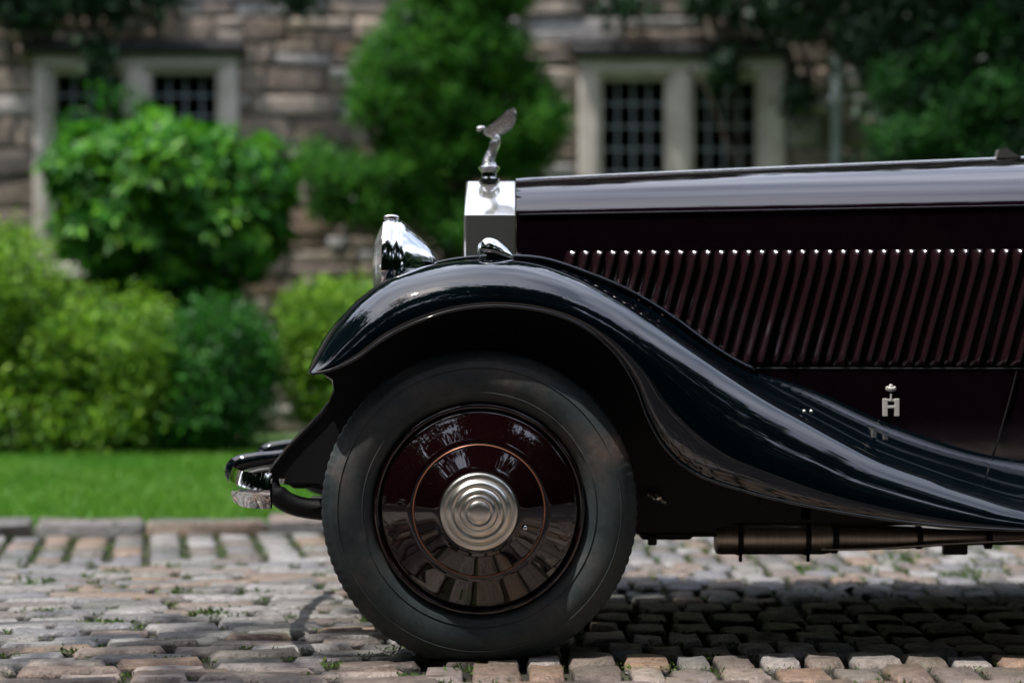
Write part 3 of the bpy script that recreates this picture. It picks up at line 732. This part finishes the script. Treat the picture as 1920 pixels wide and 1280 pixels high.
# running board edge strip is part of the wing loft; inner splash apron
ap = [(583, 697), (606, 700), (624, 712), (627, 730), (618, 752), (600, 775), (572, 803), (538, 838), (508, 878), (500, 893), (528, 904), (600, 906), (660, 985), (1345, 990), (1420, 962), (1500, 930), (1600, 940), (1650, 900), (1560, 830), (1480, 765), (1390, 712), (1300, 668), (1171, 585), (1061, 540), (960, 515), (850, 516), (760, 540), (705, 578), (655, 622), (612, 672)]
app = [P(a, b, .37) for a, b in ap]
av = extrude_poly([(p.x, p.z) for p in app], .37, .376)
o = part('splash_apron', av, M_black, smooth=False); part('splash_apron', mir(av), M_black, smooth=False)
sub('apron_edge', tube([p + Vector((0, -.004, 0)) for p in app[1:10]], .0028, 6), M_chrome, o)
# ---- body and bonnet -----------------------------------------------
XS = [.0117, .1, .25, .45, .7, .95, 1.2, 1.45, 1.75]
def topz(X): return 1.2495 + (1.315 - 1.2495) * (X / 1.47) ** .9
def shz(X): return 1.138 + .018 * X / 1.376
def bonnet_rows(nx=26):
    rows = []
    for i in range(nx):
        X = .0117 + (1.75 - .0117) * i / (nx - 1); row = []; hw = CY - bodyY(X)
        for k in range(-14, 15):
            t_ = k / 14 * math.pi / 2; c_, s_ = math.cos(t_), math.sin(t_)
            u_ = math.sin(k / 14 * math.pi / 2); y = CY + hw * u_; z = topz(X) - (topz(X) - shz(X)) * (.52 * abs(u_) ** 1.7 + .48 * (1 - math.sqrt(max(0, 1 - (u_ * .998) ** 2))))
            row.append((X, y, z))
        rows.append(row)
    return rows
o = part('bonnet_top', grid(bonnet_rows()), M_body)
hz = [(X, CY, topz(X) + .002) for X in [.0117 + i * .1 for i in range(18)]]
sub('hinge', tube(hz, .0045, 8), M_chrome, o)
for s_ in (0, 1):
    hz = [(X, bodyY(X) - .001, shz(X) - .001) for X in [.02 + i * .1 for i in range(18)]]
    vf = tube(hz, .003, 6); sub('hinge', mir(vf) if s_ else vf, M_body, o)
ZP = .717
def side(z0, z1, X0, X1, off=0, nz=6, nx=14):
    return grid([[(X0 + (X1 - X0) * i / nx, bodyY(X0 + (X1 - X0) * i / nx) - off, (z0(X0 + (X1 - X0) * i / nx) if callable(z0) else z0) * (1 - j / nz) + (z1(X0 + (X1 - X0) * i / nx) if callable(z1) else z1) * j / nz) for i in range(nx + 1)] for j in range(nz + 1)])
for s_ in (0, 1):
    q = side(ZP, lambda X: shz(X) - .004, .0117, 1.75)
    bp = part('bonnet_side', mir(q) if s_ else q, M_body)
    q = side(.42, ZP - .003, .0117, 1.75, .004); part('valance', mir(q) if s_ else q, M_body)
    if s_ == 0: near_side = bp
# louvres
def louvre_mesh():
    Lh = P(0, 470, .48).z - P(0, 686, .48).z; dx = -57 * 5.48 / F; w_ = .027; rows = []
    for j in range(15):
        t_ = j / 14; tt = .5 - .5 * math.cos(math.pi * t_); e = min(tt, 1 - tt) * Lh; h = .0115 * min(1, math.sqrt(max(0, 1 - (1 - min(1, e / .020)) ** 2)))
        row = []
        for u, pr in ((0, 0), (.25, .12), (.5, .45), (.72, .85), (.84, 1), (.92, .9), (.97, .45), (1, -.12)):
            row.append((dx * tt + (u - .8) * w_ , -h * pr - .0003, -Lh * tt))
        rows.append(row)
    v, f = grid(rows); me = bpy.data.meshes.new('louvre'); me.from_pydata(v, [], f); me.materials.append(M_louvre)
    me.polygons.foreach_set('use_smooth', [True] * len(f)); return me
LM = louvre_mesh(); px = 1077.0; slope = math.atan(-.12 / 1.376)
while True:
    X = 0
    Y = .5
    for _ in range(4): X = (px - 960) * (Y + D) / F; Y = bodyY(X)
    if X > 1.68: break
    o = bpy.data.objects.new('louvre', LM); link(o); o.parent = near_side
    o.location = (X, Y, P(px, 471 - (px - 1077) * .005, Y).z); o.rotation_euler = (rnd.uniform(-.012, .012), rnd.uniform(-.006, .006), slope + rnd.uniform(-.03, .03)); px += 25.4
# far side louvres
for k in range(0, 46):
    X = .17 + k * .035
    o = bpy.data.objects.new('louvre', LM); link(o); o.parent = bp
    o.location = (X, 2 * CY - bodyY(X), 1.03); o.scale = (1, -1, 1); o.rotation_euler = (0, 0, -slope)
# shut lines
X2 = P(1905, 690, .43)
part('shut_line', tube(cr([P(1908, 690, .414), P(1890, 760, .416), P(1862, 856, .418)], 5), .0022, 6), M_black)
part('shut_line', tube([(X, bodyY(X) - .003, ZP) for X in [.15 + i * .1 for i in range(17)]], .0026, 6), M_black)
# coachbuilder badge
Yb = bodyY(1.02) - .006
def bp_(x0, x1, y0, y1, d=.003, b=.0008):
    a_, c_ = P(x0, y1, Yb), P(x1, y0, Yb); return box(a_.x, c_.x, Yb - d, Yb + .003, a_.z, c_.z, b)
bc = P(1670.5, 729, Yb)
bd = part('badge', join(bp_(1655, 1664, 747, 780), bp_(1677, 1686, 747, 780), bp_(1664, 1677, 760, 765), bp_(1663.9, 1677.1, 748, 752, .002), bp_(1669, 1672, 738, 748)), M_silver, smooth=False)
sub('crest', join(ball((bc.x, bc.y - .001, bc.z), .011, 8, 1.35, .35, .62), ball((bc.x, bc.y - .001, bc.z + .008), .005, 6, 1.2, .5, 1), ball((bc.x - .010, bc.y - .001, bc.z + .004), .0035, 6), ball((bc.x + .010, bc.y - .001, bc.z + .004), .0035, 6)), M_silver, bd)
for a_, b_ in ((1508, 771), (1521, 771)):
    part('screw', lathe([(0, -.003), (.004, -.002), (.005, .001)], P(a_, b_, .20), 'Y', 10), M_satin)
# scuttle vent wedge on bonnet top
a_ = [P(1866, 297, CY), P(1870, 281, CY), P(1884, 279, CY), P(1912, 296, CY)]
part('scuttle_vent', extrude_poly([(p.x, p.z) for p in a_], CY - .02, CY + .02), M_shell, smooth=False)
# ---- radiator ------------------------------------------------------
xr0, xr1 = -.132, .010; zsh, zap = 1.138, 1.2495
def prof(i, x, z0=.50): return [(x, .54 + i, z0 + i), (x, .54 + i, zsh - i * .3), (x, CY, zap - i * 1.1), (x, 1.04 - i, zsh - i * .3), (x, 1.04 - i, z0 + i)]
loops = [prof(.0, xr1), prof(0, xr0 + .004), prof(.004, xr0), prof(.022, xr0), prof(.026, xr0 + .004), prof(.026, xr0 + .05)]
v, f = grid(loops, cv=True); f += [(25, 26, 27, 28, 29), (4, 3, 2, 1, 0)]
rad = part('radiator', (v, f), M_shell, sharp=20)
md = rad.modifiers.new('bevel', 'BEVEL'); md.width = .003; md.segments = 3; md.limit_method = 'ANGLE'; md.angle_limit = R(15)
for k in range(15):
    y = .575 + k * (1.005 - .575) / 14; zt = zsh + (zap - zsh) * (1 - abs(y - CY) / .25) - .04
    sub('slat', box(xr0 + .006, xr0 + .03, y - .004, y + .004, .53, zt), M_chrome, rad, smooth=False)
c0 = P(917, 338, CY)
cp = lathe([(.030, -.004), (.030, .004), (.022, .008), (.021, .022), (.026, .024), (.027, .030), (.031, .032), (.032, .037), (.028, .040), (.012, .042), (0, .042)], c0, 'Z', 28)
sub('radiator_cap', cp, M_chrome, rad, sharp=35)
# winged figure on the cap
def flow(pts, n=16, fold=.12):
    """draped body: pts = (px, py, radius x, radius y)"""
    c_ = cr([P(a, b, CY) for a, b, _, _ in pts], 4); rr = cr([Vector((p[2], p[3], 0)) for p in pts], 4); rows = []
    for i, p in enumerate(c_):
        d = (c_[min(i + 1, len(c_) - 1)] - c_[max(i - 1, 0)]).normalized(); u_ = d.cross(Vector((0, 1, 0))).normalized()
        rows.append([p + u_ * rr[i].x * math.cos(t_) * (1 + fold * math.cos(5 * t_ + i * .25)) + Vector((0, 1, 0)) * rr[i].y * math.sin(t_) * (1 + fold * math.cos(5 * t_ + i * .25)) for t_ in [2 * math.pi * k / n for k in range(n)]])
    v, f = grid(rows, cv=True); f += [tuple(range(n)), tuple(range(len(v) - n, len(v)))]; return v, f
bodyf = flow([(917, 314, .023, .021), (917, 304, .018, .016), (920, 292, .0145, .013), (924, 281, .013, .012), (927, 271, .0155, .014), (931, 262, .0125, .012), (925, 254, .0095, .012), (915, 249, .0095, .013), (907, 246, .006, .006)])
headf = ball(P(899, 242, CY), .0085, 8, 1.15, .9, 1); hair = ball(P(904, 240, CY), .0075, 8, 1.3, 1, .8)
def wingf(s_):
    top = [(908, 244), (920, 235), (934, 225), (948, 213), (958, 207), (964, 207)]; bot = [(908, 253), (923, 256), (938, 252), (953, 243), (964, 232), (968, 216)]
    A_, B_ = cr([P(a, b, CY) for a, b in top], 4), cr([P(a, b, CY) for a, b in bot], 4); rf, rb = [], []
    for i in range(len(A_)):
        t_ = i / (len(A_) - 1); y = .008 + .048 * math.sin(t_ * 1.7) ; f1, f2 = [], []
        for k in range(9):
            u_ = k / 8; p = A_[i].lerp(B_[i], u_); bul = math.sin(math.pi * u_) * .004 + .0026 * math.cos(u_ * 26)
            f1.append((p.x, CY + s_ * (y + bul + .0015), p.z)); f2.append((p.x, CY + s_ * (y - .0015 - bul * .3), p.z))
        rf.append(f1 + f2[::-1])
    v, f = grid(rf, cv=True); n = 18; f += [tuple(range(n)), tuple(range(len(v) - n, len(v)))]; return v, f
mas = sub('mascot', join(bodyf, headf, hair, wingf(-1), wingf(1)), M_figure, rad)
# ---- lamps ---------------------------------------------------------
def headlamp(Y):
    c_ = (-.345, Y, .984)
    o = part('headlamp', lathe([(.128, 0), (.134, .002), (.1365, .012), (.1365, .026), (.132, .034), (.1335, .040), (.131, .050), (.120, .064), (.103, .083), (.083, .104), (.062, .125), (.040, .143), (.018, .154), (0, .157)], c_, 'X', 56), M_chrome, sharp=40)
    sub('lens', lathe([(0, -.032), (.05, -.028), (.09, -.019), (.118, -.006), (.128, 0)], c_, 'X', 48), M_glasslens, o)
    sub('reflector', lathe([(.126, .004), (.10, .04), (.05, .09), (0, .11)], c_, 'X', 40), M_chrome, o)
    sub('bulb', ball((c_[0] + .06, Y, c_[2]), .014), M_satin, o)
    sub('lamp_stalk', tube([(-.26, Y, .86), (-.26, Y, .60)], .018, 10), M_chrome, o)
    sub('medallion', ball((c_[0] + .02, Y, c_[2] + .139), .014, 8, 1.6, .6, .6), M_chrome, o)
headlamp(.43); headlamp(1.15)
part('lamp_bar', tube([(-.26, .43, .72), (-.26, 1.15, .72)], .016, 10), M_chrome)
def sidelamp(ys):
    Y = .17; c_ = P(930, 470, Y); rows = []
    for i in range(13):
        t_ = i / 12; x = P(898 + 68 * t_, 470, Y).x; r_ = [.010, .026, .031, .0335, .0345, .034, .033, .031, .028, .024, .0185, .012, .003][i]
        zc = c_.z + [.002, .004, .004, .003, .002, 0, -.002, -.005, -.008, -.011, -.014, -.017, -.02][i] - .002
        rows.append([(x, Y + r_ * 1.05 * math.cos(a_), zc + r_ * (1 if math.sin(a_) > 0 else .35) * math.sin(a_)) for a_ in [2 * math.pi * k / 24 for k in range(24)]])
    v, f = grid(rows, cv=True); f += [tuple(range(24)), tuple(range(len(v) - 24, len(v)))]
    b0 = P(912, 482, Y); b1 = P(948, 470, Y); base = box(b0.x, b1.x, Y - .022, Y + .022, b0.z - .012, c_.z - .004, .005)
    fx = (lambda q: mir(q)) if ys else (lambda q: q)
    o = part('side_lamp', fx((v, f)), M_chrome); sub('lamp_base', fx(base), M_black, o)
    fr_ = P(900, 470, Y); sub('lens', fx(lathe([(0, -.006), (.014, -.005), (.022, 0)], (fr_.x, Y, fr_.z), 'X', 20)), M_glasslens, o)
sidelamp(0); sidelamp(1)
# ---- wheels --------------------------------------------------------
AX, AZ = -.081, .3735
def make_wheel(X, yo, sgn):
    """yo: outer face plane; sgn +1 body lies at +Y"""
    n = 300; c_ = (X, yo, AZ); rows = []
    T = [(.262, .022), (.268, .008), (.285, -.002), (.305, -.008), (.325, -.010), (.345, -.008), (.362, -.002), (.372, .008), (.380, .016), (.3905, .022), (.3945, .030), (.3965, .05), (.3975, .075), (.3965, .10), (.3945, .12), (.3905, .128), (.380, .134), (.362, .150), (.325, .160), (.285, .150), (.262, .13)]
    for ri, (r_, t_) in enumerate(T):
        row = []
        for k in range(n):
            a_ = 2 * math.pi * k / n; rr = r_
            if 9 <= ri <= 15 and (k % 3) == 0: rr -= (.0035 if ri in (9, 15) else .0025)
            if ri == 8 and (k % 3) == 0: rr -= .002
            if ri in (12,) : rr -= .003
            if ri in (3,): rr += .0
            x, z = c_[0] + rr * math.cos(a_), c_[2] + rr * math.sin(a_); y = t_
            if z < .004:
                y += (.075 - t_) * -.10 * min(1, (.004 - z) / .02); z = .001 + (z - .004) * .02
            row.append((x, yo + sgn * y, max(z, 0.0005)))
        rows.append(row)
    tv = grid(rows, cv=True); L_ = lambda pf, nn=72, **k: lathe([(r_, sgn * t_) for r_, t_ in pf], c_, 'Y', nn, **k)
    rim = part('wheel', L_([(.266, .016), (.263, .004), (.257, -.002), (.251, .000), (.248, .008), (.247, .02), (.25, .06), (.25, .12)], 96), M_black if False else M_disc)
    sub('tyre', tv, M_tyre, rim, sharp=50)
    # concentric ribs on the sidewall
    for r_, t_ in ((.352, -.0062), (.290, -.0045)):
        sub('sidewall_rib', L_([(r_ - .002, t_ + .002), (r_ - .001, t_ - .0016), (r_ + .001, t_ - .0014), (r_ + .003, t_ + .003)], 120), M_tyre, rim)
    sub('wheel_disc', L_([(.2475, .010), (.244, .004), (.238, .000), (.226, -.004), (.20, -.016), (.180, -.0255), (.167, -.032), (.1645, -.0305), (.1625, -.032), (.155, -.035), (.135, -.044), (.115, -.053), (.100, -.060), (.096, -.060), (.094, -.04)], 120), M_disc, rim)
    sub('coach_line', L_([(.1600, -.0315), (.1610, -.0342), (.1628, -.0342), (.1640, -.0310)], 120), M_line, rim)
    sub('hub_cap', L_([(.0945, -.050), (.0955, -.066), (.093, -.070), (.086, -0.0715), (.080, -0.0710), (.0775, -0.0750), (.074, -0.0810), (.068, -0.0835), (.063, -0.0835), (.0605, -0.0815), (.058, -0.0850), (.054, -0.0885), (.047, -0.0895), (.0445, -0.0872), (.042, -0.0895), (.036, -0.0920), (.031, -0.0920), (.029, -0.0900), (.026, -0.0930), (.018, -0.0952), (.009, -0.0960), (0, -0.0960)], 80), M_satin, rim, sharp=50)
    p = (c_[0] + .113, yo, c_[2] - .040); sub('valve_cap', lathe([(.0065, sgn * -.040), (.0065, sgn * -.058), (.004, sgn * -.062), (0, sgn * -.062)], p, 'Y', 14), M_chrome, rim)
    part('brake_drum', L_([(0, .04), (.2, .04), (.2, .15), (0, .15)], 40), M_black)
    return rim
make_wheel(AX, 0, 1); make_wheel(AX, 2 * CY, -1); make_wheel(AX + 3.28, 0, 1); make_wheel(AX + 3.28, 2 * CY, -1)
# ---- chassis and exhaust -------------------------------------------
def fr(x0, x1, y0, y1, Y0, Y1, b=.008):
    a_, c_ = P(x0, y1, Y0), P(x1, y0, Y0); return box(a_.x, c_.x, Y0, Y1, a_.z, c_.z, b)
part('chassis_rail', fr(640, 3100, 930, 985, .47, .53), M_black, sharp=35); part('chassis_rail', mir(fr(640, 3100, 930, 985, .47, .53)), M_black, sharp=35)
part('floor_pan', box(.1, 3.6, .50, 1.08, .36, .40, .01), M_black, smooth=False)
part('engine_sump', box(.12, .95, .66, .92, .27, .359, .04), M_black, sharp=35)
part('front_axle', join(tube([(AX, .16, .36), (AX, .45, .27), (AX, 1.13, .27), (AX, 1.42, .36)], .028, 8)), M_black)
part('rear_axle', tube([(AX + 3.28, .16, .37), (AX + 3.28, 1.42, .37)], .04, 10), M_black)
for s_ in (0, 1):
    q = join(tube(cr([P(512, 900, .43), P(516, 922, .43), P(545, 944, .43), P(600, 955, .43), P(700, 958, .43)], 5), [.014 + .014 * min(1, i / 6) for i in range(21)], 10),
             tube(cr([P(498, 893, .43), P(560, 902, .43), P(640, 915, .43), P(760, 930, .43)], 4), .014, 8), box(-.60, -.54, .41, .46, .395, .455, .01))
    part('dumb_iron', mir(q) if s_ else q, M_black)
    q = join(*[box(-.55 + .05 * k, .42 - .05 * k, .50, .55, .355 - .012 * k, .366 - .012 * k, .002) for k in range(5)]); part('leaf_spring', mir(q) if s_ else q, M_black, smooth=False)
q = join(fr(1190, 1345, 940, 1003, .42, .50), fr(1200, 1300, 990, 1012, .44, .48), fr(1215, 1232, 1000, 1022, .44, .46, .003), fr(1290, 1345, 995, 1006, .45, .455, .001))
part('steering_box', q, M_black, sharp=35)
part('grease_nipple', join(lathe([(0, -.02), (.012, -.018), (.014, 0)], P(1232, 932, .345), 'Y', 12), tube([P(1213, 926, .345), P(1248, 944, .345)], .009, 8)), M_satin)
pc = P(1340, 1007, .50); zc = pc.z
def xp_(px): return P(px, 1007, .50).x
si = part('silencer', lathe([(0, xp_(1340)), (.035, xp_(1340)), (.044, xp_(1343)), (.0465, xp_(1352)), (.0465, xp_(1540)), (.043, xp_(1556)), (.034, xp_(1564)), (.034, xp_(1640)), (.031, xp_(1700)), (.024, xp_(1760)), (.021, xp_(1830)), (.021, xp_(2600))], (0, .50, zc), 'X', 32), M_brass, sharp=40)
for a_ in (1386, 1512, 1564, 1722, 1852):
    rr = .049 if a_ < 1560 else (.044 if a_ == 1564 else .032)
    sub('clamp', lathe([(rr - .006, xp_(a_ - 6)), (rr, xp_(a_ - 5)), (rr, xp_(a_ + 5)), (rr - .006, xp_(a_ + 6))], (0, .50, zc), 'X', 24), M_black, si)
    if a_ < 1560: sub('clamp_bolt', tube([(xp_(a_), .47, zc - rr + .01), (xp_(a_), .47, zc - rr - .014)], .005, 6), M_black, si)
part('cable_conduit', tube(cr([P(1540, 1030, .46), P(1640, 1028, .46), P(1760, 1020, .46), P(1950, 1010, .46)], 4), .004, 6), M_satin)
part('hanger_bracket', fr(1375, 1396, 940, 975, .47, .50, .003), M_black, smooth=False)
part('hanger_bracket', fr(1500, 1522, 945, 975, .47, .50, .003), M_black, smooth=False)
part('hanger_bracket', fr(1770, 1815, 1000, 1040, .5, .53, .003), M_black, smooth=False)
part('bracket_bolt', lathe([(0, -.006), (.010, -.005), (.013, 0)], P(1430, 937, .345), 'Y', 10), M_black)
# ---- bumper --------------------------------------------------------
def bumper():
    pth = cr([Vector((-.600, .03, 0)), Vector((-.628, .04, 0)), Vector((-.665, .075, 0)), Vector((-.70, .16, 0)), Vector((-.745, .38, 0)), Vector((-.765, .79, 0)), Vector((-.745, 1.20, 0)), Vector((-.70, 1.42, 0)), Vector((-.665, 1.505, 0)), Vector((-.628, 1.54, 0)), Vector((-.600, 1.55, 0))], 7)
    rows = []; z0, z1 = .372, .462
    for i, p in enumerate(pth):
        d = (pth[min(i + 1, len(pth) - 1)] - pth[max(i - 1, 0)]).normalized(); nrm = Vector((-d.y, d.x, 0)) if True else 0
        if nrm.x > 0 and i > 3 and i < len(pth) - 4: nrm = -nrm
        if i <= 3 and nrm.y > 0: nrm = -nrm
        if i >= len(pth) - 4 and nrm.y < 0: nrm = -nrm
        sec = []
        for k in range(9):
            u_ = k / 8; sec.append(p + nrm * (.010 * math.sin(math.pi * u_)) + Vector((0, 0, z0 + (z1 - z0) * u_)))
        for k in range(9):
            u_ = 1 - k / 8; sec.append(p - nrm * .004 + Vector((0, 0, z0 + .002 + (z1 - z0 - .004) * u_)))
        rows.append(sec)
    v, f = grid(rows, cv=True); n = 18; f += [tuple(range(n)), tuple(range(len(v) - n, len(v)))]
    return v, f
bo = part('bumper', bumper(), M_chrome, sharp=50)
for y in (.44, 1.14):
    sub('bumper_bracket', tube(cr([(-.735, y, .42), (-.66, y, .44), (-.56, y, .43)], 4), .014, 8), M_black, bo)
sub('bumper_bolt', lathe([(0, -.014), (.007, -.012), (.009, 0)], (-.575, .05, .447), 'Z', 12), M_chrome, bo)
for y in (.46, 1.12):
    sub('over_rider', tube(cr([(-.728, y, .402), (-.746, y, .418), (-.755, y, .440), (-.742, y, .458), (-.69, y, .470), (-.60, y, .480)], 5), [.010, .016, .020, .022] + [.0235] * 14 + [.023, .022, .022, .021, .020, .020, .020, .018], 12), M_fender, bo)
part('front_apron', grid([[(-.56, y, .47), (-.50, y, .52), (-.40, y, .56), (-.25, y, .59), (-.12, y, .60)] for y in (.38, .6, .8, 1.0, 1.2)]), M_fender)
# ---- cabin, rear wings (beyond the frame) --------------------------
for s_ in (0, 1):
    q = side(.42, 1.16, 1.75, 3.55, .002, 8, 20); o = part('cabin_side', mir(q) if s_ else q, M_body)
    for X in (1.85, 2.72):
        q = box(X, X + .02, .385, .397, .75, .765, .002); sub('door_handle', mir(q) if s_ else q, M_chrome, o)
    q = join(box(1.78, 3.6, .40, .45, 1.165, 1.19, .005), *[box(X, X + .05, .40, .45, 1.19, 1.62, .005) for X in (1.80, 2.62, 3.5)]); part('door_pillar', mir(q) if s_ else q, M_body, smooth=False)
    q = box(1.86, 3.49, .42, .426, 1.19, 1.62); part('side_window', mir(q) if s_ else q, M_pane, smooth=False)
    rows = []
    for i in range(25):
        a_ = math.pi * (1.02 - 1.04 * i / 24); row = []
        for k in range(13):
            t_ = math.pi / 2 * (k / 12) * 1.1; row.append((AX + 3.28 + (.50 - .07 * (1 - math.cos(t_))) * math.cos(a_) * 1.1, .30 - .34 * math.sin(t_), .40 + (.50 - .07 * (1 - math.cos(t_))) * math.sin(a_)))
        rows.append(row)
    q = grid(rows); o = part('rear_wing', mir(q) if s_ else q, M_fender); o.modifiers.new('t', 'SOLIDIFY').thickness = .004
rows = []
for i in range(19):
    y = .40 + .78 * i / 18; c_ = 1 - ((y - CY) / .39) ** 2
    rows.append([(1.74, y, 1.60 + .04 * c_), (1.80, y, 1.64 + .08 * c_), (2.6, y, 1.66 + .10 * c_), (3.4, y, 1.64 + .10 * c_), (3.62, y, 1.5 + .06 * c_), (3.72, y, 1.1), (3.75, y, .5)])
part('roof', grid(rows), M_body)
part('windscreen', box(1.76, 1.766, .42, 1.16, 1.27, 1.62), M_pane, smooth=False)
part('scuttle', grid([[(1.75, y, z1) if j == 0 else (1.80, y, z2) for y, z1, z2 in [(CY + .37 * math.sin(t_), 1.15 + .17 * math.cos(t_), 1.17 + .12 * math.cos(t_)) for t_ in [math.pi / 2 * k / 8 for k in range(-8, 9)]]] for j in (0, 1)]), M_body)
part('seat_bench', join(box(2.0, 2.5, .48, 1.1, .45, .85, .04), box(2.45, 2.6, .48, 1.1, .85, 1.3, .04), box(2.9, 3.4, .48, 1.1, .45, .85, .04), box(3.4, 3.55, .48, 1.1, .85, 1.3, .04)), M_bark, sharp=40)
